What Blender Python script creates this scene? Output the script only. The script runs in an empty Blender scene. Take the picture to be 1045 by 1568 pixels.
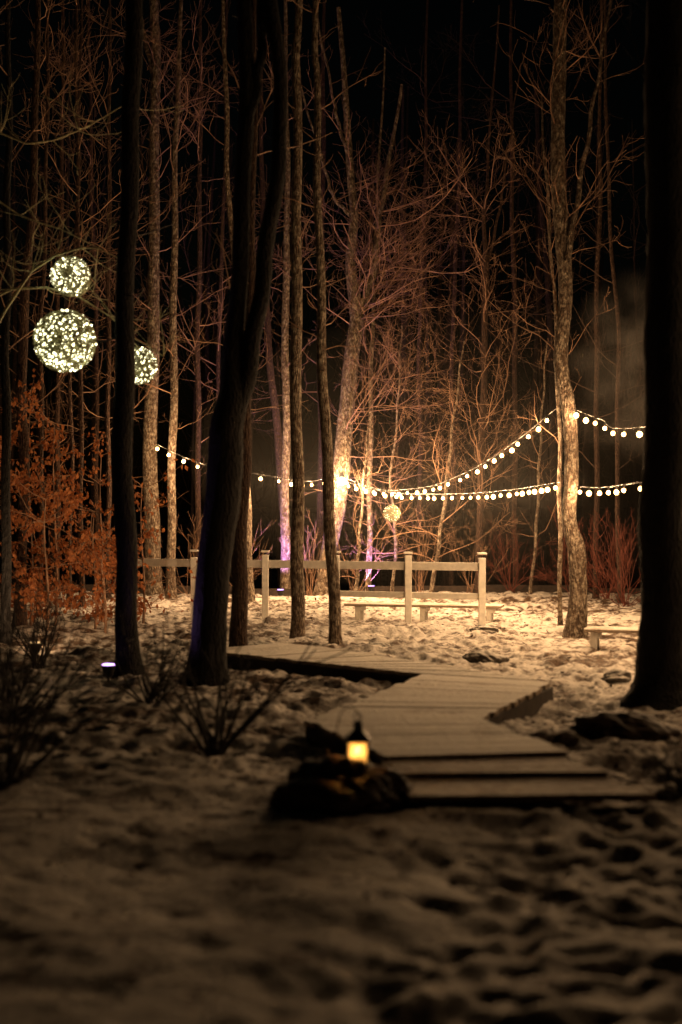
import bpy, bmesh, math, random
import numpy as np
from mathutils import Vector, Matrix
random.seed(7); rng = np.random.default_rng(11)
S = bpy.context.scene
S.view_settings.view_transform = 'Standard'; S.view_settings.look = 'None'; S.view_settings.exposure = 0
COL = S.collection
EYE = 1.65; F = 2178.0
def site(u, v, D):
    """survey reading -> world point; D = distance north of the viewpoint in metres"""
    return np.array([(u-522)/F*D, D, EYE-(v-784)/F*D])

# ------------------------------------------------------------------ noise
def _h(ix, iy, s):
    n = (ix.astype(np.int64)*374761393 + iy.astype(np.int64)*668265263 + s*1442695041) & 0x7fffffff
    n = ((n ^ (n >> 13)) * 1274126177) & 0x7fffffff
    n = n ^ (n >> 16)
    return (n & 0xffff)/65535.0*2-1
def vnoise(x, y, s=0):
    x = np.asarray(x, float); y = np.asarray(y, float)
    ix = np.floor(x); iy = np.floor(y); fx = x-ix; fy = y-iy
    fx = fx*fx*fx*(fx*(fx*6-15)+10); fy = fy*fy*fy*(fy*(fy*6-15)+10)
    a = _h(ix, iy, s); b = _h(ix+1, iy, s); c = _h(ix, iy+1, s); d = _h(ix+1, iy+1, s)
    return (a*(1-fx)+b*fx)*(1-fy)+(c*(1-fx)+d*fx)*fy
def sstep(a, b, x):
    t = np.clip((x-a)/(b-a), 0, 1); return t*t*(3-2*t)
SHADOW_STEPS = []
yy = 3.0; k = 0
while yy < 7.4:
    SHADOW_STEPS.append((.10+.02*yy+(.10 if k % 2 else -.10)+random.uniform(-.05, .05), yy+random.uniform(-.07, .07), random.uniform(.02, .038))); yy += .36; k += 1
def ground_h(x, y):
    x = np.asarray(x, float); y = np.asarray(y, float)
    xr = x*.8+y*.6; yr = -x*.6+y*.8
    tr = np.clip(.22+.7*sstep(-.1, .5, x-.15*(y-4)+.3*vnoise(x, y, 9)), 0, 1)*(1-sstep(8, 10.5, y)) + sstep(8, 10.5, y)*1.0
    h = .06*vnoise(xr*.5, yr*.5, 1)+.050*vnoise(x*1.1, y*1.6, 2)
    h += tr*(.020*vnoise(xr*3.1, yr*3.1, 3)+.028*vnoise(xr*8.3, yr*8.3, 4)+.018*vnoise(x*14, y*14, 5))
    pits = vnoise(xr*7.2+9, yr*7.2, 8)
    h -= tr*.042*sstep(.2, .65, pits)
    # footprint dents shaped to draw the dark shadow streak from lantern and rock
    for fx, fy, dp in SHADOW_STEPS:
        d = ((x-fx)/.07)**2+((y-fy)/.13)**2
        h = h-dp*np.exp(-np.minimum(d, 40))
    # snow drifted against the foot of the boardwalk
    h += .05*np.exp(-np.minimum(((y-7.78)/.13)**2, 40))*sstep(.2, .5, x)*(1-sstep(1.7, 2.0, x))
    h -= .025
    h -= sstep(29.3, 35, y+.5*vnoise(x*.3, y*.1, 6))*3.0
    h += sstep(50, 140, y)*5
    return h
def gh(x, y): return float(ground_h(np.array([x]), np.array([y]))[0])

# ------------------------------------------------------------------ mesh helpers
def np_mesh(name, V, Q, mats=(), midx=None, smooth=True):
    V = np.asarray(V, np.float32); Q = np.asarray(Q, np.int32); k = Q.shape[1]
    me = bpy.data.meshes.new(name)
    me.vertices.add(len(V)); me.vertices.foreach_set('co', V.ravel())
    me.loops.add(Q.size); me.loops.foreach_set('vertex_index', Q.ravel())
    me.polygons.add(len(Q)); me.polygons.foreach_set('loop_start', np.arange(len(Q), dtype=np.int32)*k)
    try: me.polygons.foreach_set('loop_total', np.full(len(Q), k, np.int32))
    except Exception: pass
    for m in mats: me.materials.append(m)
    if midx is not None: me.polygons.foreach_set('material_index', np.asarray(midx, np.int32))
    me.polygons.foreach_set('use_smooth', np.full(len(Q), smooth, bool))
    me.update(calc_edges=True); me.validate()
    return me
def add_obj(name, data, parent=None, loc=None):
    o = bpy.data.objects.new(name, data); COL.objects.link(o)
    if parent: o.parent = parent
    if loc is not None: o.location = loc
    return o
def empty(name, loc=(0, 0, 0)):
    o = bpy.data.objects.new(name, None); COL.objects.link(o); o.location = loc; o.empty_display_size = .2
    return o
def tubes(P, R, sides, bump=0.0):
    """P (B,n,3), R (B,n) -> verts, quads"""
    P = np.asarray(P, float); R = np.asarray(R, float)
    B, n, _ = P.shape
    T = np.empty_like(P); T[:, 1:-1] = P[:, 2:]-P[:, :-2]; T[:, 0] = P[:, 1]-P[:, 0]; T[:, -1] = P[:, -1]-P[:, -2]
    T /= np.linalg.norm(T, axis=2, keepdims=True)+1e-9
    m = np.abs((P[:, -1]-P[:, 0])); ref = np.zeros((B, 3)); ref[np.arange(B), np.argmin(m, axis=1)] = 1
    U = np.cross(T, ref[:, None, :]); U /= np.linalg.norm(U, axis=2, keepdims=True)+1e-9
    W = np.cross(T, U)
    a = np.arange(sides)/sides*2*math.pi
    r = R[:, :, None]*np.ones(sides)
    if bump: 
        r = r*(1+bump*rng.uniform(-1, 1, r.shape))
    V = P[:, :, None, :]+r[..., None]*(np.cos(a)[:, None]*U[:, :, None, :]+np.sin(a)[:, None]*W[:, :, None, :])
    V = V.reshape(-1, 3)
    i = np.arange(n-1)[:, None]*sides; j = np.arange(sides)[None, :]; j2 = (j+1) % sides
    q = np.stack([i+j, i+j2, i+sides+j2, i+sides+j], -1).reshape(-1, 4)
    Q = (q[None]+(np.arange(B)*n*sides)[:, None, None]).reshape(-1, 4)
    return V, Q
def catmull(C, per):
    C = np.asarray(C, float); out = []
    A = np.vstack([2*C[0]-C[1], C, 2*C[-1]-C[-2]])
    for k in range(1, len(A)-2):
        for t in np.arange(per)/per:
            p0, p1, p2, p3 = A[k-1:k+3]
            out.append(.5*((2*p1)+(-p0+p2)*t+(2*p0-5*p1+4*p2-p3)*t*t+(-p0+3*p1-3*p2+p3)*t**3))
    out.append(C[-1]); return np.array(out)
class Parts:
    """box collector"""
    def __init__(s): s.V = []; s.Q = []; s.n = 0
    def hexa(s, c8):
        s.V += [tuple(p) for p in c8]; b = s.n
        for f in ((0, 3, 2, 1), (4, 5, 6, 7), (0, 1, 5, 4), (1, 2, 6, 5), (2, 3, 7, 6), (3, 0, 4, 7)): s.Q.append([b+i for i in f])
        s.n += 8
    def box(s, c, d, rz=0.0):
        c = np.array(c, float); x, y, z = d[0]/2, d[1]/2, d[2]/2; cs, sn = math.cos(rz), math.sin(rz)
        s.hexa([(c[0]+a*cs-b*sn, c[1]+a*sn+b*cs, c[2]+e) for e in (-z, z) for a, b in ((-x, -y), (x, -y), (x, y), (-x, y))])
    def prism(s, quad, z0, z1):
        s.hexa([(p[0], p[1], z) for z in (z0, z1) for p in quad])
    def mesh(s, name, mat): 
        return np_mesh(name, s.V, s.Q, [mat], smooth=False)

# ------------------------------------------------------------------ materials
def new_mat(name):
    m = bpy.data.materials.new(name); m.use_nodes = True; nt = m.node_tree
    return m, nt, nt.nodes['Principled BSDF']
def N(nt, t, **kw):
    n = nt.nodes.new(t)
    for k, v in kw.items():
        if k in n.inputs: n.inputs[k].default_value = v
        else: setattr(n, k, v)
    return n
def ramp(nt, src, stops):
    r = nt.nodes.new('ShaderNodeValToRGB'); e = r.color_ramp.elements
    while len(e) < len(stops): e.new(.5)
    for el, (p, c) in zip(e, stops): el.position = p; el.color = (*c, 1) if len(c) == 3 else c
    nt.links.new(src, r.inputs[0]); return r
def coords(nt, scale=(1, 1, 1), kind='Object'):
    tc = nt.nodes.new('ShaderNodeTexCoord'); mp = nt.nodes.new('ShaderNodeMapping'); mp.inputs['Scale'].default_value = scale
    nt.links.new(tc.outputs[kind], mp.inputs[0]); return mp.outputs[0]
def bump(nt, b, src, strength, dist):
    n = N(nt, 'ShaderNodeBump'); n.inputs['Strength'].default_value = strength; n.inputs['Distance'].default_value = dist
    nt.links.new(src, n.inputs['Height']); nt.links.new(n.outputs[0], b.inputs['Normal'])
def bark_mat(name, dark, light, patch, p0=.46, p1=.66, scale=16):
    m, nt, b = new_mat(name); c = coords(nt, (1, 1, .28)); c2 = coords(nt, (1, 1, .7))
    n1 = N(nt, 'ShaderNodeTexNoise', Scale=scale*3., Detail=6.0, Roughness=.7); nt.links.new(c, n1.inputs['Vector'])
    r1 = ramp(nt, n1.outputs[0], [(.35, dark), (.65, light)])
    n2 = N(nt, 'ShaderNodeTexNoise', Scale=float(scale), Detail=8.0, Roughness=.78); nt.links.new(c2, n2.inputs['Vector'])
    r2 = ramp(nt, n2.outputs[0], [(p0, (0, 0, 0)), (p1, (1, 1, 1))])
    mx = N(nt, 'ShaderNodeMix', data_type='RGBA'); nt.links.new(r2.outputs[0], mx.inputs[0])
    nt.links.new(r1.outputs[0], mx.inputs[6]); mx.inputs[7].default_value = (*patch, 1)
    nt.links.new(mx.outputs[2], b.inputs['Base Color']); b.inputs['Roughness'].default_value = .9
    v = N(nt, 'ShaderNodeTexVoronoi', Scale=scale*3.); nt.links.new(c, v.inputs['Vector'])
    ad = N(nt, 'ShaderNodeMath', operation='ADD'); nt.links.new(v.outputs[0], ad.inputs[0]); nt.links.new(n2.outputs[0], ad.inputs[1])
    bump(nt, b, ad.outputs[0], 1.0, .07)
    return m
BARK = bark_mat('bark_lichen', (.05, .032, .02), (.20, .13, .085), (.66, .56, .43))
BARKD = bark_mat('bark_backlit', (.005, .004, .004), (.014, .010, .009), (.028, .021, .017), .6, .75)  # backlit shade of the near trunks put into the bark colour
BARKR = bark_mat('bark_red', (.025, .012, .008), (.10, .05, .03), (.24, .15, .095), .55, .70)
def plain(name, col, rough=.8, var=.35, sc=20, bmp=.0):
    m, nt, b = new_mat(name); c = coords(nt)
    n1 = N(nt, 'ShaderNodeTexNoise', Scale=float(sc), Detail=5.0); nt.links.new(c, n1.inputs['Vector'])
    r = ramp(nt, n1.outputs[0], [(.3, tuple(x*(1-var) for x in col)), (.7, tuple(min(1, x*(1+var)) for x in col))])
    nt.links.new(r.outputs[0], b.inputs['Base Color']); b.inputs['Roughness'].default_value = rough
    if bmp: bump(nt, b, n1.outputs[0], bmp, .01)
    return m
TWIG = plain('twig_bark', (.30, .175, .11), .8, .7, 3)
TWIGB = plain('twig_far_dim', (.06, .032, .02), .8, .5, 3)  # far twigs darkened in colour to look dimly lit
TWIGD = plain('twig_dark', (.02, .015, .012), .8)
TWIGR = plain('twig_red', (.13, .028, .015), .7)
IRON = plain('black_iron', (.015, .014, .014), .5)
PAINT = plain('cream_paint', (.76, .73, .66), .55, .12, 14, .15)
WIRE = plain('black_cable', (.02, .02, .02), .6)
VINE = plain('grapevine', (.34, .32, .18), .8)
def emis(name, col, s, transp=0.0):
    m = bpy.data.materials.new(name); m.use_nodes = True; nt = m.node_tree; nt.nodes.clear()
    e = N(nt, 'ShaderNodeEmission'); e.inputs[0].default_value = (*col, 1); e.inputs[1].default_value = s
    o = N(nt, 'ShaderNodeOutputMaterial'); last = e.outputs[0]
    if transp:
        tp = N(nt, 'ShaderNodeBsdfTransparent'); mx = N(nt, 'ShaderNodeMixShader'); mx.inputs[0].default_value = transp
        nt.links.new(last, mx.inputs[1]); nt.links.new(tp.outputs[0], mx.inputs[2]); last = mx.outputs[0]
    nt.links.new(last, o.inputs[0])
    return m
BULB = emis('bulb_glass_lit', (1, .50, .15), 90, .8); BULB.cycles.emission_sampling = 'NONE'
BULB_BIG = emis('globe_glass_lit', (1, .60, .26), 60, .8); BULB_BIG.cycles.emission_sampling = 'NONE'
FAIRY = emis('fairy_light', (1, .93, .55), 7)
PURPLE = emis('purple_lens', (.65, .35, 1), 4)
WARM = emis('fill_lamp_lens', (1, .6, .25), 1.5)

def snowy(name, under_a, under_b, lo, hi, snow=(.80, .77, .72), sc=2.2, ydep=0.0):
    m, nt, b = new_mat(name); c = coords(nt)
    n1 = N(nt, 'ShaderNodeTexNoise', Scale=sc, Detail=9.0, Roughness=.72); nt.links.new(c, n1.inputs['Vector'])
    n2 = N(nt, 'ShaderNodeTexNoise', Scale=28.0, Detail=4.0); nt.links.new(c, n2.inputs['Vector'])
    g = N(nt, 'ShaderNodeNewGeometry'); sp = N(nt, 'ShaderNodeSeparateXYZ'); nt.links.new(g.outputs['Normal'], sp.inputs[0])
    up = N(nt, 'ShaderNodeMapRange'); up.inputs[1].default_value = .5; up.inputs[2].default_value = .95; nt.links.new(sp.outputs[2], up.inputs[0])
    src = n1.outputs[0]
    if ydep:
        # litter shows through more under the trees than on the open snow
        n3 = N(nt, 'ShaderNodeTexNoise', Scale=.4, Detail=2.0); nt.links.new(c, n3.inputs['Vector'])
        sy = N(nt, 'ShaderNodeSeparateXYZ'); nt.links.new(c, sy.inputs[0])
        my = N(nt, 'ShaderNodeMapRange'); my.inputs[1].default_value = 7; my.inputs[2].default_value = 11; my.inputs[3].default_value = 0.03; my.inputs[4].default_value = -ydep; nt.links.new(sy.outputs[1], my.inputs[0])
        ma = N(nt, 'ShaderNodeMath', operation='MULTIPLY_ADD'); nt.links.new(n3.outputs[0], ma.inputs[0]); ma.inputs[1].default_value = .3; nt.links.new(n1.outputs[0], ma.inputs[2])
        mb = N(nt, 'ShaderNodeMath', operation='SUBTRACT'); nt.links.new(ma.outputs[0], mb.inputs[0]); mb.inputs[1].default_value = .15
        mc = N(nt, 'ShaderNodeMath', operation='ADD'); nt.links.new(mb.outputs[0], mc.inputs[0]); nt.links.new(my.outputs[0], mc.inputs[1]); src = mc.outputs[0]
    r = ramp(nt, src, [(lo, (0, 0, 0)), (hi, (1, 1, 1))])
    mu = N(nt, 'ShaderNodeMath', operation='MULTIPLY'); nt.links.new(r.outputs[0], mu.inputs[0]); nt.links.new(up.outputs[0], mu.inputs[1])
    ru = ramp(nt, n2.outputs[0], [(.35, under_a), (.65, under_b)])
    mx = N(nt, 'ShaderNodeMix', data_type='RGBA'); nt.links.new(mu.outputs[0], mx.inputs[0]); nt.links.new(ru.outputs[0], mx.inputs[6]); mx.inputs[7].default_value = (*snow, 1)
    nt.links.new(mx.outputs[2], b.inputs['Base Color']); b.inputs['Roughness'].default_value = .75
    ad = N(nt, 'ShaderNodeMath', operation='MULTIPLY_ADD'); nt.links.new(n2.outputs[0], ad.inputs[0]); ad.inputs[1].default_value = .35; nt.links.new(n1.outputs[0], ad.inputs[2])
    bump(nt, b, ad.outputs[0], .7, .08)
    return m
SNOW = snowy('trampled_snow', (.04, .022, .012), (.15, .085, .045), .39, .50, (.80, .75, .69), sc=3.6, ydep=.035)
DECK = snowy('frosted_planks', (.26, .19, .13), (.42, .33, .24), .30, .46, (.80, .76, .69), 1.6)
DECKD = snowy('dark_planks', (.12, .08, .05), (.24, .17, .11), .44, .60, (.50, .43, .34), 2.4)  # darker plank and snow tones for the lower steps
STONE = snowy('snow_dusted_stone', (.04, .035, .03), (.13, .11, .09), .42, .50)
FASCIA = plain('dark_timber', (.04, .027, .02), .8, .4, 12, .3)

# ------------------------------------------------------------------ ground
def axis(segs):
    out = [segs[0][0]]
    for a, b, s in segs:
        n = max(1, int(round((b-a)/s))); out += list(a+(b-a)*(np.arange(n)+1)/n)
    return np.array(out)
xs = axis([(-150, -40, 12), (-40, -14, 2), (-14, -7, .25), (-7, -2.6, .06), (-2.6, 2.6, .032), (2.6, 7, .06), (7, 14, .25), (14, 40, 2), (40, 150, 12)])
ys = axis([(-60, -6, 6), (-6, 3.5, .25), (3.5, 11, .032), (11, 18, .05), (18, 30, .08), (30, 40, .4), (40, 60, 2), (60, 200, 14)])
X, Y = np.meshgrid(xs, ys); Z = ground_h(X, Y)
nx, ny = len(xs), len(ys)
ii = np.arange(ny-1)[:, None]*nx+np.arange(nx-1)[None, :]
Q = np.stack([ii, ii+1, ii+nx+1, ii+nx], -1).reshape(-1, 4)
add_obj('snow_ground', np_mesh('snow_ground', np.stack([X, Y, Z], -1).reshape(-1, 3), Q, [SNOW]))

# ------------------------------------------------------------------ boardwalk (zig-zag)
bw = empty('boardwalk')
L = [(.28, 8.91), (-.25, 10.45), (.79, 13.44), (-.99, 15.20), (-1.6, 15.8)]
R = [(1.454, 9.10), (1.03, 10.54), (1.894, 12.77), (-.14, 16.05), (-.75, 16.65)]
pl = Parts(); fs = Parts(); st = Parts()
def lerp(a, b, t): return (a[0]+(b[0]-a[0])*t, a[1]+(b[1]-a[1])*t)
def segment(l0, r0, l1, r1, top, w=.14, P_=None, rag=.02):
    P_ = P_ or pl
    n = max(2, int(round((math.dist(l0, l1)+math.dist(r0, r1))/2/w)))
    for k in range(n):
        t0, t1 = (k+.010)/n, (k+.988)/n
        j = random.uniform(-.003, .003); e0, e1 = random.uniform(-rag, rag), random.uniform(-rag, rag)
        a, b_, c_, d_ = lerp(l0, l1, t0), lerp(r0, r1, t0), lerp(r0, r1, t1), lerp(l0, l1, t1)
        P_.prism([lerp(a, b_, e0), lerp(a, b_, 1+e1), lerp(d_, c_, 1+e1), lerp(d_, c_, e0)], top-.035, top+j)
def fascia(a, b, top, side):
    d = np.array(b, float)-np.array(a, float); n = np.array([-d[1], d[0]]); n = n/np.linalg.norm(n)*.035*side; off = n*-.4
    a0 = np.array(a)+off; b0 = np.array(b)+off
    q = [a0, b0, b0+n, a0+n] if side > 0 else [a0, a0+n, b0+n, b0]
    fs.prism([q[0], q[1], q[2], q[3]], top-.20, top-.037)
for k in range(4):
    segment(L[k], R[k], L[k+1], R[k+1], .12)
    fascia(L[k], L[k+1], .12, -1); fascia(R[k+1], R[k], .12, -1)
fs.box(((L[0][0]+R[0][0])/2, 9.0, .02), (1.17, .04, .13), .16)
# two broad lower steps towards the viewer
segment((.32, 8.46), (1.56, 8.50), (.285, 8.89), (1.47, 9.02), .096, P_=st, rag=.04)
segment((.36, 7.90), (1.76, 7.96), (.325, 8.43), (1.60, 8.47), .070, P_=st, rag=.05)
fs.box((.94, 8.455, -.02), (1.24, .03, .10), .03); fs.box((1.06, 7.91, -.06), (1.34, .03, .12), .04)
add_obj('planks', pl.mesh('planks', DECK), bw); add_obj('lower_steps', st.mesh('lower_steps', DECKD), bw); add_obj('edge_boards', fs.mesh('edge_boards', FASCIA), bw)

# ------------------------------------------------------------------ fence
fc = empty('white_fence'); pp = Parts(); rr = Parts()
posts = [site(u, 900, D)[:2] for u, D in ((738, 21.0), (625, 21.4), (515, 21.8), (406, 22.2), (297, 22.6), (188, 23.0))]
for i, p in enumerate(posts):
    g = gh(*p); pp.box((p[0], p[1], g+.5-.1), (.10, .10, 1.22)); pp.box((p[0], p[1], 1.035), (.13, .13, .03))
    if i:
        a, b = posts[i-1], p; c = (a+b)/2; d = a-b; ln = np.linalg.norm(d); rz = math.atan2(d[1], d[0])
        rr.box((c[0], c[1], .84), (ln-.102, .045, .12), rz)
        if i < 3: rr.box((c[0], c[1], .40), (ln-.102, .04, .09), rz)
for nm, P_ in (('posts', pp), ('rails', rr)):
    o = add_obj(nm, P_.mesh(nm, PAINT), fc); b = o.modifiers.new('b', 'BEVEL'); b.width = .006
# low timber edging along the bank
eg = Parts(); x = -7.0
while x < 7.2:
    yy = 28.9+.15*math.sin(x); eg.box((x+.6, yy, gh(x+.6, yy)+.04), (1.19, .18, .20), .02*math.sin(x*3)); x += 1.2
add_obj('timber_edging', eg.mesh('timber_edging', FASCIA))

def bench(x0, x1, y0, y1, h):
    e = empty('low_bench'); s = Parts(); l = Parts(); c = ((x0+x1)/2, (y0+y1)/2); ln = math.dist((x0, y0), (x1, y1)); rz = math.atan2(y1-y0, x1-x0)
    n = (-math.sin(rz), math.cos(rz))
    for k in (-.155, 0, .155): s.box((c[0]+n[0]*k, c[1]+n[1]*k, h-.02), (ln, .145, .04), rz)
    for t in (-.42, 0, .42):
        for k in (-.14, .14):
            p = (c[0]+math.cos(rz)*ln*t+n[0]*k, c[1]+math.sin(rz)*ln*t+n[1]*k); g = gh(*p)-.05; l.box((p[0], p[1], (g+h-.04)/2), (.07, .07, h-.04-g), rz)
        l.box((c[0]+math.cos(rz)*(ln*t+.05), c[1]+math.sin(rz)*(ln*t+.05), h-.08), (.03, .36, .07), rz)
    for nm, P_ in (('seat', s), ('legs', l)):
        o = add_obj(nm, P_.mesh(nm, DECK if nm == 'seat' else PAINT), e); b = o.modifiers.new('b', 'BEVEL'); b.width = .006
bench(.1, 2.45, 22.1, 21.55, .24)
bench(2.92, 4.3, 17.0, 16.6, .27)

# ------------------------------------------------------------------ trees
def grow(out, p, d, ln, r, depth, up=.12, wig=.22, dens=3.0, spread=(.5, 1.0), rmin=.002):
    n = 7; P = [p]; d = d/np.linalg.norm(d); dirs = [d]
    for i in range(n-1):
        d = d+rng.normal(0, wig, 3)*.66+np.array([0, 0, up]); d /= np.linalg.norm(d); P.append(P[-1]+d*ln/(n-1)); dirs.append(d)
    P = np.array(P); R = r*(1-.75*np.linspace(0, 1, n)); R = np.maximum(R, rmin)
    out.append((P, R))
    if depth <= 0: return
    k = max(2, int(ln*dens+rng.random()))
    for _ in range(k):
        t = rng.uniform(.18, .97); i = min(n-2, int(t*(n-1))); q = P[i]+(P[i+1]-P[i])*(t*(n-1)-i)
        a = dirs[i]; pr = np.cross(a, rng.normal(0, 1, 3)); pr /= np.linalg.norm(pr)+1e-9
        ang = rng.uniform(*spread); nd = a*math.cos(ang)+pr*math.sin(ang)
        grow(out, q, nd, ln*rng.uniform(.32, .6)*(1.15-.5*t), max(rmin, R[i]*.48), depth-1, up, wig, dens*1.5, spread, rmin)
def make_mesh_tree(name, trunks, brs, bark, twig, sides=14):
    Vs, Qs, M, off = [], [], [], 0
    for P, R in trunks:
        V, Q = tubes(P[None], R[None], sides, .045); Vs.append(V); Qs.append(Q+off); M.append(np.zeros(len(Q))); off += len(V)
    if brs:
        P = np.array([b[0] for b in brs]); R = np.array([b[1] for b in brs])
        V, Q = tubes(P, R, 3); Vs.append(V); Qs.append(Q+off); M.append(np.ones(len(Q)))
    return add_obj(name, np_mesh(name, np.vstack(Vs), np.vstack(Qs), [bark, twig], np.concatenate(M)))
def trunk_path(pts, D, per=10, dy=0.0, flare=.45, extend=3.0, base=True):
    C = []
    for k, (u, v, w) in enumerate(pts):
        q = site(u, v, D); C.append([q[0], q[1]+dy*k/len(pts), q[2], w/2/F*D])
    if base: C[0][2] = gh(C[0][0], C[0][1])-.02
    if extend:
        a, b = np.array(C[-2]), np.array(C[-1]); d = (b-a)[:3]; d /= np.linalg.norm(d); e = list(b[:3]+d*extend)+[b[3]*.6]; C.append(e)
    A = catmull(C, per); P = A[:, :3].copy(); R = np.abs(A[:, 3])
    if base:
        z = P[:, 2]-P[0, 2]; R = R*(1+flare*np.exp(-z/.16)); P = np.vstack([P[0]-[0, 0, .3], P]); R = np.concatenate([[R[0]*1.15], R])
    w = np.linspace(0, 1, len(P)); P[:, 0] += .014*np.sin(w*31+D)*np.minimum(1, w*8); P[:, 1] += .02*np.sin(w*23+2*D)*np.minimum(1, w*8)
    return P, R
def branches_on(out, P, R, z0, z1, n, ln=(.8, 2.2), el=(.3, 1.0), depth=2, rr=.3, up=.08, rmin=.002, az=None, dens=3.0, wig=.28):
    idx = [i for i in range(len(P)) if z0 <= P[i, 2] <= z1]
    if not idx: return
    for _ in range(n):
        i = random.choice(idx); a = rng.uniform(0, 2*math.pi) if az is None else rng.uniform(*az); e = rng.uniform(*el)
        d = np.array([math.cos(a)*math.cos(e), math.sin(a)*math.cos(e), math.sin(e)])
        l = rng.uniform(*ln); grow(out, P[i], d, l, min(R[i]*rr, .004+.0045*l), depth, up, wig, dens, rmin=rmin)
def tree(name, D, pts, bark=BARK, twig=TWIG, forks=(), br=(), dy=0, flare=.45, extend=3.0, sides=14):
    P, R = trunk_path(pts, D, dy=dy, flare=flare, extend=extend); T = [(P, R)]
    for f in forks: T.append(trunk_path(f, D, base=False, extend=2.0))
    out = []
    for b in br:
        src = T[b.get('t', 0)]; kw = {k: v for k, v in b.items() if k != 't'}; branches_on(out, src[0], src[1], **kw)
    return make_mesh_tree(name, T, out, bark, twig, sides)

# near silhouettes
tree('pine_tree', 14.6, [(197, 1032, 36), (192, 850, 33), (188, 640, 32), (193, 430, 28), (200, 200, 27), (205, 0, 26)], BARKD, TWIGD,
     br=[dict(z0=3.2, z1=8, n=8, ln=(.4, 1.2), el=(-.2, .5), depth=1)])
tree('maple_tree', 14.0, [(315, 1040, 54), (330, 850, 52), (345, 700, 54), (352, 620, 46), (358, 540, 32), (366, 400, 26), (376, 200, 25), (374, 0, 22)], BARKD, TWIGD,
     forks=[[(350, 680, 34), (364, 620, 34), (382, 550, 28), (394, 480, 26), (408, 380, 25), (424, 260, 23), (430, 160, 21), (414, 0, 21)], [(374, 210, 20), (392, 130, 16), (402, 60, 14), (400, 0, 13)]],
     br=[dict(z0=4.5, z1=8, n=6, ln=(.5, 1.4), depth=1)], flare=.5)
tree('maple_tree', 16.6, [(365, 1000, 27), (366, 880, 25), (370, 740, 25), (376, 600, 22), (384, 400, 14), (388, 200, 10), (390, 0, 8)], BARKR, TWIG,
     br=[dict(z0=3.5, z1=8, n=8, ln=(.5, 1.6), depth=1)], flare=.3)
tree('pine_tree', 18.8, [(455, 976, 22), (456, 850, 20), (455, 700, 18), (453, 500, 17), (455, 300, 15), (454, 120, 13), (456, 0, 12)], BARK, TWIG, flare=.2,
     br=[dict(z0=3.5, z1=9, n=16, ln=(.3, 1.2), el=(-.1, .5), depth=1)])
tree('pine_tree', 17.9, [(514, 986, 19), (508, 850, 18), (499, 680, 17), (492, 500, 14), (487, 300, 12), (484, 120, 10), (482, 0, 9)], BARK, TWIG, flare=.2,
     br=[dict(z0=3.5, z1=8, n=14, ln=(.3, 1.2), el=(0, .7), depth=1)])
tree('oak_tree', 19.5, [(880, 969, 34), (886, 900, 27), (884, 845, 27), (872, 800, 22), (878, 730, 21), (872, 640, 22), (862, 560, 22), (868, 460, 21), (862, 360, 23), (858, 240, 22), (858, 110, 21), (862, 0, 20)], BARK, TWIG,
     forks=[[(868, 400, 10), (885, 300, 8), (905, 180, 6), (925, 60, 4)]], flare=.3,
     br=[dict(z0=2.8, z1=8.5, n=16, ln=(.8, 2.2), el=(.3, 1.1), depth=2), dict(t=1, z0=5, z1=9, n=8, ln=(.5, 1.4), depth=1)], dy=.2)
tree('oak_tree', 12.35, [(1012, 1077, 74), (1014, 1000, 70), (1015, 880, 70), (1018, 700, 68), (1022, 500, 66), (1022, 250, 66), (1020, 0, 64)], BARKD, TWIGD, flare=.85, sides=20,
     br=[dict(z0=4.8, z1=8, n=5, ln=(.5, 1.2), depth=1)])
# lit trees along the bank
tree('maple_tree', 28.4, [(236, 912, 26), (232, 800, 24), (230, 640, 21), (236, 460, 18), (235, 280, 16), (238, 120, 15), (236, 0, 14)],
     forks=[[(236, 120, 8), (222, 60, 6), (212, 10, 5)]],
     br=[dict(z0=3.5, z1=12, n=24, ln=(.8, 2.6), el=(.0, .8), depth=2)])
tree('maple_tree', 27.6, [(262, 912, 15), (262, 800, 13), (265, 640, 12), (266, 450, 11), (268, 250, 9), (274, 100, 7)],
     br=[dict(z0=3.0, z1=11, n=14, ln=(.6, 2.0), el=(.0, .8), depth=2)])
tree('beech_tree', 28.6, [(490, 912, 20), (505, 830, 24), (522, 735, 28), (528, 640, 24), (540, 540, 23), (545, 480, 22), (537, 400, 15), (541, 320, 13), (535, 240, 11)],
     forks=[[(545, 490, 15), (562, 450, 12), (575, 400, 10), (580, 340, 8), (590, 280, 7)], [(537, 250, 7), (518, 190, 5), (508, 140, 4)], [(536, 330, 6), (510, 300, 5), (495, 250, 4)]],
     br=[dict(z0=2.6, z1=6, n=22, ln=(.8, 2.4), el=(-.2, .8), depth=2, az=(-1.5, 1.5)), dict(z0=5, z1=9, n=14, ln=(.8, 2.2), el=(.2, 1.0), depth=2),
         dict(t=1, z0=4, z1=9, n=36, ln=(1.0, 3.0), el=(.0, .8), depth=2, az=(-1.6, 1.6), up=.03), dict(t=2, z0=5, z1=11, n=5, depth=1), dict(t=3, z0=5, z1=11, n=5, depth=1)])
tree('maple_tree', 29.0, [(437, 912, 15), (436, 800, 14), (438, 640, 12), (437, 450, 11), (440, 300, 8), (438, 150, 7)],
     br=[dict(z0=3.0, z1=11, n=10, ln=(.6, 2.0), el=(.0, .8), depth=2)])
tree('maple_tree', 30.0, [(440, 915, 16), (432, 740, 13), (418, 600, 11), (408, 480, 9), (402, 330, 8), (400, 180, 6)], BARKR,
     br=[dict(z0=3.0, z1=11, n=8, ln=(.6, 2.0), el=(.0, .8), depth=2)])
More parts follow.
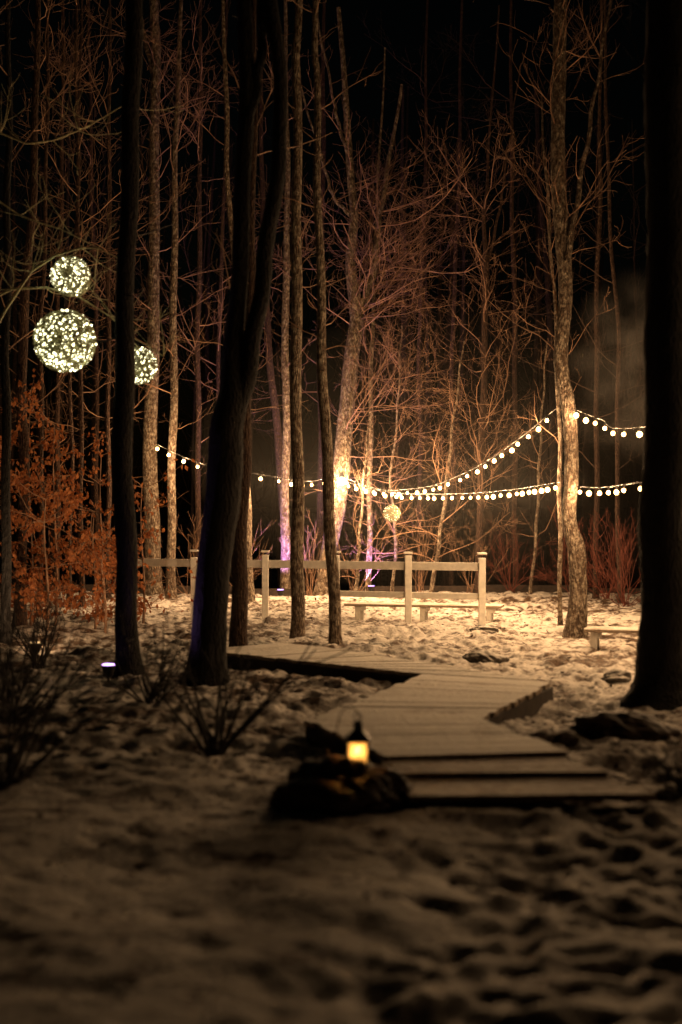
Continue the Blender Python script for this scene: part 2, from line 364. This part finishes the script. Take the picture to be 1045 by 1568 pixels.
tree('maple_tree', 26.6, [(382, 915, 15), (378, 800, 14), (376, 700, 12), (372, 560, 11), (350, 300, 8), (346, 150, 7)],
     br=[dict(z0=3.0, z1=11, n=10, ln=(.6, 1.6), el=(.0, .8), depth=1)])
tree('birch_tree', 28.8, [(564, 912, 9), (566, 760, 8), (568, 600, 7), (572, 420, 5), (578, 300, 4)],
     br=[dict(z0=1.2, z1=8, n=32, ln=(.5, 1.6), el=(.0, .9), depth=2)])
tree('birch_tree', 28.2, [(733, 912, 10), (735, 760, 11), (740, 600, 10), (744, 440, 9), (742, 330, 6), (748, 240, 4)], BARKR,
     forks=[[(743, 420, 5), (765, 320, 4), (775, 250, 3)]],
     br=[dict(z0=1.5, z1=8, n=34, ln=(.8, 2.2), el=(.2, 1.0), depth=2)])
tree('birch_tree', 27.5, [(660, 915, 7), (672, 830, 6), (682, 760, 6), (690, 680, 5), (700, 600, 3)], extend=1.0,
     br=[dict(z0=.6, z1=5, n=28, ln=(.5, 2.0), el=(.0, 1.0), depth=2, up=.03)])
tree('birch_tree', 28.0, [(812, 912, 5), (822, 800, 5), (826, 700, 4), (832, 600, 3)], extend=1.0,
     br=[dict(z0=.6, z1=5, n=16, ln=(.5, 1.5), el=(.1, 1.1), depth=2)])
tree('birch_tree', 21.0, [(858, 925, 7), (857, 800, 7), (856, 650, 6), (848, 450, 5), (838, 300, 4)], extend=1.5,
     br=[dict(z0=2.5, z1=9, n=14, ln=(.5, 1.8), el=(.4, 1.2), depth=2)])
tree('birch_tree', 28.6, [(600, 912, 5), (606, 820, 5), (598, 740, 4), (608, 640, 3), (612, 560, 3)], extend=.8,
     br=[dict(z0=.3, z1=6, n=38, ln=(.5, 1.9), el=(.0, 1.0), depth=2, up=.03)])
tree('birch_tree', 27.9, [(545, 912, 6), (548, 860, 5), (552, 800, 4), (560, 700, 3)], extend=.8,
     br=[dict(z0=.3, z1=6, n=16, ln=(.4, 1.4), el=(.1, 1.1), depth=2)])
for (u, w, D, lean, bk) in ((302, 10, 29.5, 4, BARKR), (165, 9, 27, 2, BARKR), (125, 9, 25, -6, BARKR), (86, 9, 28, 8, BARKR), (105, 7, 26, 14, BARKR), (30, 18, 20.5, 20, BARKR), (8, 16, 17.5, 4, BARKD), (150, 8, 30, -10, BARKR), (60, 9, 23, 10, BARKR),
                        (640, 7, 31, 10, BARKR), (790, 9, 31, -6, BARKR), (912, 9, 27, 6, BARKR), (690, 8, 31.5, 12, BARKR), (950, 8, 26, -18, BARKR), (490, 11, 31, 4, BARKR), (333, 8, 31, 10, BARKR)):
    vb = 784+EYE*F/D
    tree('maple_tree', D, [(u, vb, w), (u+lean*.3, 720, w*.9), (u+lean*.2, 520, w*.8), (u+lean, 300, w*.7), (u+lean*1.3, 60, w*.5)], bk, TWIG if u < 500 else TWIGB,
         br=[dict(z0=2.2, z1=11, n=12, ln=(.7, 2.3), el=(-.1, .9), depth=2)])

# distant mass of trees beyond the ravine
FARB = bark_mat('bark_far_dim', (.014, .008, .006), (.05, .028, .018), (.10, .06, .04), .58, .7)  # dim light on the far woods put into this darker bark colour
tr, bs = [], []
for k in range(230):
    D = rng.uniform(34, 72); x = rng.uniform(-.33, .33)*D*1.3; z = gh(x, D); hgt = rng.uniform(9, 18); r = rng.uniform(.05, .15)
    ln_ = rng.normal(0, .5, 2); t = np.linspace(0, 1, 9)[:, None]
    P = np.array([x, D, z-.3])+np.hstack([t*ln_[0]+.06*np.sin(t*9+k), t*ln_[1], t*hgt]); tr.append((P, r*(1-.8*t[:, 0])))
    for _ in range(6):
        i = rng.integers(3, 8); a = rng.uniform(0, 6.28); e = rng.uniform(0, .9)
        grow(bs, P[i], np.array([math.cos(a)*math.cos(e), math.sin(a)*math.cos(e), math.sin(e)]), rng.uniform(1, 3), .012, 1, rmin=.004)
make_mesh_tree('distant_woods', tr, bs, FARB, TWIGB, 7)

# branch tips reaching in on the left carrying the light balls
out = []
def limb(pts, D, w0, w1, kids=6):
    C = np.array([site(u, v, d) for (u, v), d in zip(pts, D)]); A = catmull(C, 6)
    t = np.linspace(0, 1, 7); P = np.array([A[int(q*(len(A)-1))] for q in t]); out.append((P, np.linspace(w0, w1, 7)))
    for _ in range(kids):
        i = rng.integers(1, 7); grow(out, P[i], rng.normal(0, 1, 3)+[0, 0, .2], rng.uniform(.3, .9), .005, 1, rmin=.002)
limb([(-60, 600), (20, 455), (60, 405), (110, 383), (150, 380), (190, 400)], [15.4]*6, .022, .006, 10)
limb([(-40, 470), (30, 440), (90, 445), (150, 470), (200, 515), (250, 545)], [15.3, 15.4, 15.5, 15.6, 15.7, 15.7], .018, .005, 14)
limb([(-40, 280), (30, 330), (90, 350), (150, 380)], [15.6]*4, .014, .005, 8)
limb([(-40, 180), (40, 220), (120, 200), (190, 160)], [16]*4, .014, .005, 12)
C = [[*site(-45, 784+EYE*F/15.2, 15.2), .11], [*site(-52, 620, 15.2), .09], [*site(-48, 400, 15.3), .08], [*site(-40, 100, 15.3), .06]]
A = catmull(C, 8)
make_mesh_tree('apple_tree', [(A[:, :3], A[:, 3])], out, BARKR, plain('twig_ball_lit', (.50, .46, .27), .8))  # greenish glow of the light balls put into the twig colour

# ------------------------------------------------------------------ light balls
def light_ball(u, v, D, r, nv=60, nl=260, hang=.3):
    c = site(u, v, D); e = empty('twig_light_ball', c); P = []; Rr = []
    for _ in range(nv):
        n = rng.normal(0, 1, 3); n /= np.linalg.norm(n); a = np.cross(n, [.3, .5, .8]); a /= np.linalg.norm(a); b = np.cross(n, a)
        off = rng.uniform(-.7, .7); rr_ = math.sqrt(1-off*off)*r; t = np.linspace(0, 2*math.pi, 25)
        wob = .97+.05*np.sin(t*3+rng.uniform(0, 6))
        P.append(n*off*r+rr_*wob[:, None]*(np.cos(t)[:, None]*a+np.sin(t)[:, None]*b)); Rr.append(np.full(25, .016*r*rng.uniform(.6, 1.2)))
    V, Q = tubes(np.array(P), np.array(Rr), 4); add_obj('vines', np_mesh('vines', V, Q, [VINE]), e)
    bm = bmesh.new()
    for _ in range(nl):
        n = rng.normal(0, 1, 3); n /= np.linalg.norm(n); q = n*r*rng.uniform(.90, 1.0)
        bmesh.ops.create_icosphere(bm, subdivisions=1, radius=rng.uniform(.016, .048)*r, matrix=Matrix.Translation(Vector(q)))
    me = bpy.data.meshes.new('fairy_lights'); bm.to_mesh(me); bm.free(); me.materials.append(FAIRY); add_obj('fairy_lights', me, e)
    t = np.linspace(0, 1, 5)[:, None]; V, Q = tubes((np.array([[0, 0, r*.98]])+t*np.array([[0, 0, hang]]))[None], np.full((1, 5), .003), 4)
    add_obj('cord', np_mesh('cord', V, Q, [WIRE]), e)
light_ball(108, 423, 15.5, .215, hang=.08); light_ball(99, 522, 15.4, .335, 85, 450, .2); light_ball(212, 560, 15.7, .205, hang=.1)
light_ball(600, 786, 25.6, .155, 45, 90, .16)

# ------------------------------------------------------------------ string lights
LCOL = (1, .59, .28)
def string_lights(C, name='string_lights', spacing=.38, r=.028, start=.1, power=30):
    C = np.array(C); A = catmull(C, 14); e = empty(name, (0, 0, 0))
    seg = np.linalg.norm(np.diff(A, axis=0), axis=1); s = np.concatenate([[0], np.cumsum(seg)])
    V, Q = tubes(A[None], np.full((1, len(A)), .005), 5); add_obj('cable', np_mesh('cable', V, Q, [WIRE]), e)
    bm = bmesh.new(); bk = bmesh.new(); t = start
    ld = bpy.data.lights.new('filament', 'POINT'); ld.energy = power; ld.color = LCOL; ld.shadow_soft_size = .018
    while t < s[-1]:
        q = np.array([np.interp(t, s, A[:, k]) for k in range(3)])
        q = q+np.array([random.uniform(-.02, .02), random.uniform(-.02, .02), 0])
        bmesh.ops.create_cone(bk, segments=8, radius1=.017, radius2=.012, depth=.05, cap_ends=True, matrix=Matrix.Translation(Vector(q-[0, 0, .025])))
        rb = r*random.uniform(.8, 1.25); c = Vector(q-[0, 0, .05+rb*1.0])
        bmesh.ops.create_icosphere(bm, subdivisions=2, radius=rb, matrix=Matrix.Translation(c) @ Matrix.Scale(1.08, 4, (0, 0, 1)))
        add_obj('filament', ld, e, c)
        t += spacing*random.uniform(.8, 1.2)
    for nm, b, m in (('bulbs', bm, BULB), ('sockets', bk, WIRE)):
        me = bpy.data.meshes.new(nm); b.to_mesh(me); b.free(); me.materials.append(m); add_obj(nm, me, e)
string_lights([site(236, 678, 27.0), site(275, 697, 26.6), site(330, 716, 26.3), site(404, 727, 26.3), site(468, 737, 27), site(518, 728, 28.2)], power=42)
string_lights([site(528, 732, 28.2), site(580, 749, 27.0), site(622, 749, 25.8), site(670, 741, 24.5), site(735, 712, 22.8), site(797, 670, 21.2), site(852, 625, 19.9)], power=28, spacing=.36)
string_lights([site(530, 738, 28.0), site(600, 754, 26.5), site(700, 756, 24), site(780, 750, 22), site(857, 738, 19.9)], power=28, spacing=.34)
string_lights([site(884, 745, 19.4), site(925, 746, 18.3), site(985, 738, 16.8), np.array([5.0, 13.5, 2.2])], power=22)
string_lights([site(876, 625, 19.4), site(920, 642, 18.4), site(970, 655, 17.2), np.array([5.0, 14, 2.8]), np.array([7.5, 11, 3.4])], power=20)
# globe on the big beech
fl = empty('globe_lamp', site(523, 737, 28.1))
bm = bmesh.new(); bmesh.ops.create_icosphere(bm, subdivisions=2, radius=.085); me = bpy.data.meshes.new('globe'); bm.to_mesh(me); bm.free(); me.materials.append(BULB_BIG); add_obj('globe', me, fl)
ld = bpy.data.lights.new('filament', 'POINT'); ld.energy = 160; ld.color = LCOL; ld.shadow_soft_size = .05; add_obj('filament', ld, fl)
bm = bmesh.new(); bmesh.ops.create_cone(bm, segments=12, radius1=.05, radius2=.04, depth=.1, cap_ends=True, matrix=Matrix.Translation((0, 0, .13))); me = bpy.data.meshes.new('socket'); bm.to_mesh(me); bm.free(); me.materials.append(IRON); add_obj('socket', me, fl)

# ------------------------------------------------------------------ thin wood smoke drifting among the lights
def smoke(name, c, dim, dens, noise=True, ns=.5, lo=.45, hi=.75):
    bm = bmesh.new(); bmesh.ops.create_icosphere(bm, subdivisions=3, radius=1)
    me = bpy.data.meshes.new(name); bm.to_mesh(me); bm.free()
    m = bpy.data.materials.new(name); m.use_nodes = True; nt = m.node_tree; nt.nodes.clear(); o = N(nt, 'ShaderNodeOutputMaterial')
    if noise:
        v = N(nt, 'ShaderNodeVolumePrincipled'); v.inputs['Color'].default_value = (.9, .85, .8, 1)
        tc = nt.nodes.new('ShaderNodeTexCoord'); ln = N(nt, 'ShaderNodeVectorMath', operation='LENGTH'); nt.links.new(tc.outputs['Object'], ln.inputs[0])
        fall = N(nt, 'ShaderNodeMapRange'); fall.inputs[1].default_value = 1; fall.inputs[2].default_value = .25; nt.links.new(ln.outputs['Value'], fall.inputs[0])
        n = N(nt, 'ShaderNodeTexNoise', Scale=ns, Detail=3.0); g = N(nt, 'ShaderNodeNewGeometry'); nt.links.new(g.outputs['Position'], n.inputs['Vector'])
        mr = N(nt, 'ShaderNodeMapRange'); mr.inputs[1].default_value = lo; mr.inputs[2].default_value = hi; nt.links.new(n.outputs[0], mr.inputs[0])
        mu = N(nt, 'ShaderNodeMath', operation='MULTIPLY'); nt.links.new(fall.outputs[0], mu.inputs[0]); nt.links.new(mr.outputs[0], mu.inputs[1])
        m2 = N(nt, 'ShaderNodeMath', operation='MULTIPLY'); nt.links.new(mu.outputs[0], m2.inputs[0]); m2.inputs[1].default_value = dens; nt.links.new(m2.outputs[0], v.inputs['Density'])
    else:
        v = N(nt, 'ShaderNodeVolumeScatter'); v.inputs['Density'].default_value = dens; v.inputs['Color'].default_value = (.9, .86, .8, 1); v.inputs['Anisotropy'].default_value = .6
    nt.links.new(v.outputs[0], o.inputs['Volume']); me.materials.append(m)
    ob = add_obj(name, me, loc=c); ob.scale = dim
smoke('haze', (2.4, 24.0, 2.6), (5.0, 5.5, 2.5), .0022, False)
smoke('wood_smoke', (4.75, 22.5, 3.9), (1.3, 1.6, 1.7), .20, True, 1.5, .46, .66)

# ------------------------------------------------------------------ uplights
def uplight(x, y, col, power, target, mat):
    z = gh(x, y); e = empty('garden_uplight', (x, y, z)); bm = bmesh.new()
    bmesh.ops.create_cone(bm, segments=16, radius1=.045, radius2=.075, depth=.11, cap_ends=True, matrix=Matrix.Translation((0, 0, .10)))
    bmesh.ops.create_cone(bm, segments=8, radius1=.005, radius2=.014, depth=.14, cap_ends=True, matrix=Matrix.Translation((0, 0, -.02)))
    me = bpy.data.meshes.new('housing'); bm.to_mesh(me); bm.free(); me.materials.append(IRON); add_obj('housing', me, e)
    bm = bmesh.new(); bmesh.ops.create_cone(bm, segments=16, radius1=.066, radius2=.055, depth=.012, cap_ends=True, matrix=Matrix.Translation((0, 0, .163)))
    me = bpy.data.meshes.new('lens'); bm.to_mesh(me); bm.free(); me.materials.append(mat); add_obj('lens', me, e)
    ld = bpy.data.lights.new('beam', 'SPOT'); ld.energy = power; ld.color = col; ld.spot_size = math.radians(95); ld.spot_blend = .8; ld.shadow_soft_size = .03
    lo = add_obj('beam', ld, e, (0, 0, .20)); d = Vector(target)-Vector((x, y, z+.2)); lo.rotation_euler = d.to_track_quat('-Z', 'Y').to_euler()
uplight(-2.33, 14.25, (.62, .34, 1), 26, (-1.3, 13.9, 1.4), PURPLE)
uplight(-1.2, 28.2, (.66, .30, 1), 480, (-1.13, 29, 1.9), PURPLE)
uplight(.60, 28.2, (.66, .30, 1), 260, (.6, 28.8, 1.2), PURPLE)
uplight(-3.5, 16.3, (1, .6, .3), 190, (-3.75, 20.5, 1.9), WARM)  # warm lamp added at this spot to brighten the beech leaves

# ------------------------------------------------------------------ stones
def rock(name, x, y, sx, sy, sz, seed, z=None, mat=STONE, rough=.07):
    bm = bmesh.new(); bmesh.ops.create_icosphere(bm, subdivisions=5, radius=1)
    for v in bm.verts:
        c = v.co; n = float(vnoise(c.x*1.7+seed*5, c.y*1.7+c.z*2.1, seed))*.22+float(vnoise(c.x*5+c.z*3, c.y*5-c.z*2, seed+3))*rough+float(vnoise(c.x*11+c.z*7, c.y*11-c.z*5, seed+4))*rough*.5
        v.co = c*(1+n); v.co.x *= sx; v.co.y *= sy; v.co.z = max(v.co.z, -.6)*sz
    me = bpy.data.meshes.new(name); bm.to_mesh(me); bm.free(); me.materials.append(mat)
    me.polygons.foreach_set('use_smooth', [True]*len(me.polygons))
    return add_obj(name, me, loc=(x, y, (gh(x, y) if z is None else z)))
DSTONE = plain('dark_stone', (.07, .045, .03), .6, .7, 9, .8)  # dark brown mottled stone colour
rock('boulder', .02, 8.12, .37, .30, .19, 3, .02, DSTONE, .14)
rock('boulder', 2.1, 10.6, .38, .25, .16, 5, .0, DSTONE, .10)
rock('stone', 1.62, 15.9, .26, .18, .10, 8); rock('stone', .42, 17.6, .17, .14, .07, 9); rock('stone', 2.75, 14.2, .16, .13, .10, 12)
rock('stone', -1.0, 17.4, .3, .2, .1, 14); rock('stone', 2.0, 19.9, .2, .15, .08, 15)
o = []
for _ in range(70):
    a = rng.uniform(0, 6.28); rad = rng.uniform(.05, .42); px, py = .02+rad*math.cos(a), 8.1+rad*.8*math.sin(a)
    if abs(px-.095) < .1 and abs(py-8.12) < .12: continue
    b_ = rng.uniform(0, 6.28); grow(o, np.array([px, py, .03+.17*max(0, 1-(rad/.42)**2)]), np.array([math.cos(b_), math.sin(b_), rng.uniform(0, .5)]), rng.uniform(.08, .22), .006, 0, -.08, .3, rmin=.003)
V, Q = tubes(np.array([q[0] for q in o]), np.array([q[1] for q in o]), 5); add_obj('twig_pile', np_mesh('twig_pile', V, Q, [plain('twig_wet', (.10, .06, .04), .8)]))

# ------------------------------------------------------------------ lantern
la = empty('candle_lantern', (.095, 8.12, .20)); b = Parts(); w = .058
b.box((0, 0, .008), (.14, .14, .016)); b.box((0, 0, .148), (.135, .135, .012))
for sx in (-1, 1):
    for sy in (-1, 1): b.box((sx*w, sy*w, .079), (.010, .010, .126))
for s in (-1, 1): b.box((0, s*w, .079), (.004, .004, .126)); b.box((s*w, 0, .079), (.004, .004, .126))
add_obj('frame', b.mesh('frame', IRON), la)
bm = bmesh.new()
bmesh.ops.create_cone(bm, segments=4, radius1=.105, radius2=.030, depth=.055, cap_ends=True, matrix=Matrix.Translation((0, 0, .182)) @ Matrix.Rotation(math.pi/4, 4, 'Z'))
bmesh.ops.create_cone(bm, segments=12, radius1=.026, radius2=.022, depth=.03, cap_ends=True, matrix=Matrix.Translation((0, 0, .225)))
bmesh.ops.create_cone(bm, segments=12, radius1=.036, radius2=.008, depth=.02, cap_ends=True, matrix=Matrix.Translation((0, 0, .251)))
me = bpy.data.meshes.new('roof'); bm.to_mesh(me); bm.free(); me.materials.append(IRON); add_obj('roof', me, la)
t = np.linspace(0, 2*math.pi, 25); V, Q = tubes(np.stack([.022*np.cos(t), 0*t, .282+.022*np.sin(t)], -1)[None], np.full((1, 25), .003), 5); add_obj('ring', np_mesh('ring', V, Q, [IRON]), la)
t = np.linspace(0, math.pi, 25); V, Q = tubes(np.stack([-.045+.075*np.cos(t), 0*t, .17+.17*np.sin(t)], -1)[None], np.full((1, 25), .004), 5); add_obj('bail_handle', np_mesh('bail_handle', V, Q, [plain('worn_brass', (.3, .22, .12), .4)]), la)
m = bpy.data.materials.new('frosted_glass'); m.use_nodes = True; nt = m.node_tree; nt.nodes.clear()
tl = N(nt, 'ShaderNodeBsdfTranslucent'); tl.inputs[0].default_value = (.95, .75, .45, 1); tp = N(nt, 'ShaderNodeBsdfTransparent'); mx = N(nt, 'ShaderNodeMixShader'); mx.inputs[0].default_value = .8; oo = N(nt, 'ShaderNodeOutputMaterial')
nt.links.new(tp.outputs[0], mx.inputs[1]); nt.links.new(tl.outputs[0], mx.inputs[2]); nt.links.new(mx.outputs[0], oo.inputs[0])
g = Parts()
for s in (-1, 1): g.box((0, s*.052, .079), (.10, .002, .122)); g.box((s*.052, 0, .079), (.002, .10, .122))
add_obj('glass', g.mesh('glass', m), la)
bm = bmesh.new(); bmesh.ops.create_cone(bm, segments=16, radius1=.027, radius2=.027, depth=.05, cap_ends=True, matrix=Matrix.Translation((0, 0, .042))); me = bpy.data.meshes.new('candle'); bm.to_mesh(me); bm.free(); me.materials.append(plain('wax', (.8, .7, .5), .5, .05)); add_obj('candle', me, la)
bm = bmesh.new(); bmesh.ops.create_icosphere(bm, subdivisions=2, radius=.011, matrix=Matrix.Translation((0, 0, .09)) @ Matrix.Scale(2, 4, (0, 0, 1))); me = bpy.data.meshes.new('flame'); bm.to_mesh(me); bm.free(); me.materials.append(emis('candle_flame', (1, .58, .2), 110)); add_obj('flame', me, la)

# ------------------------------------------------------------------ shrubs
def shrub(name, x, y, n, ln, mat, el=(.7, 1.35), r=.010, depth=2, dens=2.4, rmin=.0025, az=None):
    o = []
    for _ in range(n):
        a = rng.uniform(0, 6.28) if az is None else rng.uniform(*az); e = rng.uniform(*el); px, py = x+rng.normal(0, .04), y+rng.normal(0, .04)
        grow(o, np.array([px, py, gh(px, py)-.02]), np.array([math.cos(a)*math.cos(e), math.sin(a)*math.cos(e), math.sin(e)]), rng.uniform(*ln), r, depth, .03, .14, dens, (.35, .8), rmin)
    P = np.array([q[0] for q in o]); R = np.array([q[1] for q in o]); V, Q = tubes(P, R, 5)
    return add_obj(name, np_mesh(name, V, Q, [mat]))
shrub('bare_shrub', -.86, 10.0, 13, (.6, 1.15), TWIGD, el=(.75, 1.35), r=.018, rmin=.005, depth=1)
shrub('bare_shrub', -2.05, 8.6, 30, (.7, 1.25), TWIGD, el=(.4, 1.3), r=.012, dens=3, rmin=.0035)
shrub('bare_shrub', -1.6, 12.0, 16, (.5, .9), TWIGD, el=(.5, 1.3)); shrub('bare_shrub', -2.6, 11.2, 24, (.6, 1.2), TWIGD, el=(.3, 1.3), rmin=.0035)
shrub('bare_shrub', 2.15, 8.6, 22, (.2, .5), TWIGD, el=(.1, 1.2), rmin=.004); shrub('bare_shrub', -3.3, 15.5, 20, (.5, 1.1), TWIGD)
for x, y in ((4.4, 27.0), (5.0, 26.8), (3.4, 28.4), (4.9, 24.6)): shrub('red_twig_dogwood', x, y, 20, (.8, 1.6), TWIGR, el=(.5, 1.5), r=.006, rmin=.0025)
for x, y in ((1.6, 28.5), (2.6, 28.4), (.3, 28.4), (-.6, 28.5), (-2.0, 28.3), (-3.0, 28.3)): shrub('bare_shrub', x, y, 9, (.7, 1.6), TWIG, el=(.8, 1.5), r=.006, rmin=.002)

# ------------------------------------------------------------------ beech saplings with held brown leaves
m, nt, b = new_mat('dry_beech_leaf'); c = coords(nt); n1 = N(nt, 'ShaderNodeTexNoise', Scale=9.0, Detail=2.0); nt.links.new(c, n1.inputs['Vector'])
r = ramp(nt, n1.outputs[0], [(.35, (.22, .06, .018)), (.65, (.55, .22, .08))]); nt.links.new(r.outputs[0], b.inputs['Base Color']); b.inputs['Roughness'].default_value = .7
tl = N(nt, 'ShaderNodeBsdfTranslucent'); nt.links.new(r.outputs[0], tl.inputs[0]); mx = N(nt, 'ShaderNodeMixShader'); mx.inputs[0].default_value = .45
nt.links.new(b.outputs[0], mx.inputs[1]); nt.links.new(tl.outputs[0], mx.inputs[2]); nt.links.new(mx.outputs[0], nt.nodes['Material Output'].inputs[0]); LEAF = m
def leaf_mesh(pts, size, hang=True):
    k = len(pts); pts = np.array(pts)
    a = rng.normal(0, 1, (k, 3)); a[:, 2] = -np.abs(a[:, 2])*2.2 if hang else a[:, 2]*.15
    a /= np.linalg.norm(a, axis=1, keepdims=True); s = np.cross(a, rng.normal(0, 1, (k, 3)) if hang else np.array([[0, 0, 1.]])+rng.normal(0, .3, (k, 3))); s /= np.linalg.norm(s, axis=1, keepdims=True)
    L_ = (size*rng.uniform(.6, 1.2, k))[:, None]; nrm = np.cross(a, s)
    V = np.stack([pts, pts+a*L_*.5+s*L_*.3+nrm*L_*.12, pts+a*L_, pts+a*L_*.5-s*L_*.3+nrm*L_*.12], 1).reshape(-1, 3)
    return V, np.arange(k*4).reshape(-1, 4)
def sapling(x, y, h, nb, nl):
    e = empty('beech_sapling'); o = []; P = np.array([[x+.03*math.sin(k), y, gh(x, y)-.1+h*k/6] for k in range(7)]); o.append((P, np.linspace(.022, .006, 7)))
    for _ in range(nb):
        k = rng.integers(1, 7); a = rng.uniform(0, 6.28); grow(o, P[k], np.array([math.cos(a), math.sin(a), .3]), rng.uniform(.4, 1.0), .007, 1, .02, rmin=.002)
    V, Q = tubes(np.array([q[0] for q in o]), np.array([q[1] for q in o]), 4); add_obj('branches', np_mesh('branches', V, Q, [TWIG]), e)
    lp = []
    for _ in range(nl):
        q = o[rng.integers(1, len(o))][0]; i = rng.integers(1, 7); lp.append(q[i]+rng.normal(0, .03, 3))
    V, Q = leaf_mesh(lp, .085); add_obj('dry_leaves', np_mesh('dry_leaves', V, Q, [LEAF], smooth=False), e)
for x, y, h, nl in ((-4.0, 19.3, 1.9, 950), (-3.5, 20.2, 1.8, 850), (-3.2, 19.2, 1.3, 550), (-4.5, 20.6, 3.2, 800), (-4.1, 20.4, 3.0, 520), (-3.6, 21.4, 2.6, 320), (-3.0, 21.5, 2.2, 160)): sapling(x, y, h, 22, nl)

# leaf litter and twigs on the snow
k = 9000; y = 4+rng.random(k)**.6*25; x = rng.uniform(-.3, .3, k)*y; keep = (vnoise(x*.9, y*.9, 21)+.6*vnoise(x*3, y*3, 22) > .0) & ((y > 9) | (rng.random(k) < .4)); x, y = x[keep], y[keep]
V, Q = leaf_mesh(np.stack([x, y, ground_h(x, y)+.012], -1), .06, False)
add_obj('leaf_litter', np_mesh('leaf_litter', V, Q, [plain('brown_leaf', (.07, .035, .018), .8)], smooth=False))

# ------------------------------------------------------------------ world
w = bpy.data.worlds.new('World'); S.world = w; w.use_nodes = True; nt = w.node_tree; bg = nt.nodes['Background']
sk = nt.nodes.new('ShaderNodeTexSky'); sk.sky_type = 'NISHITA'; sk.sun_disc = False; sk.sun_elevation = math.radians(2); sk.sun_rotation = math.radians(150)
nt.links.new(sk.outputs[0], bg.inputs[0]); bg.inputs[1].default_value = .0005

cam = bpy.data.cameras.new('camera'); co = add_obj('camera', cam, loc=(0, 0, EYE)); co.rotation_euler = (math.pi/2, 0, 0)
cam.sensor_fit = 'VERTICAL'; cam.sensor_height = 36; cam.sensor_width = 24; cam.lens = 50; cam.clip_end = 500; cam.clip_start = .05
cam.dof.use_dof = True; cam.dof.focus_distance = 23.5; cam.dof.aperture_fstop = .95
S.camera = co
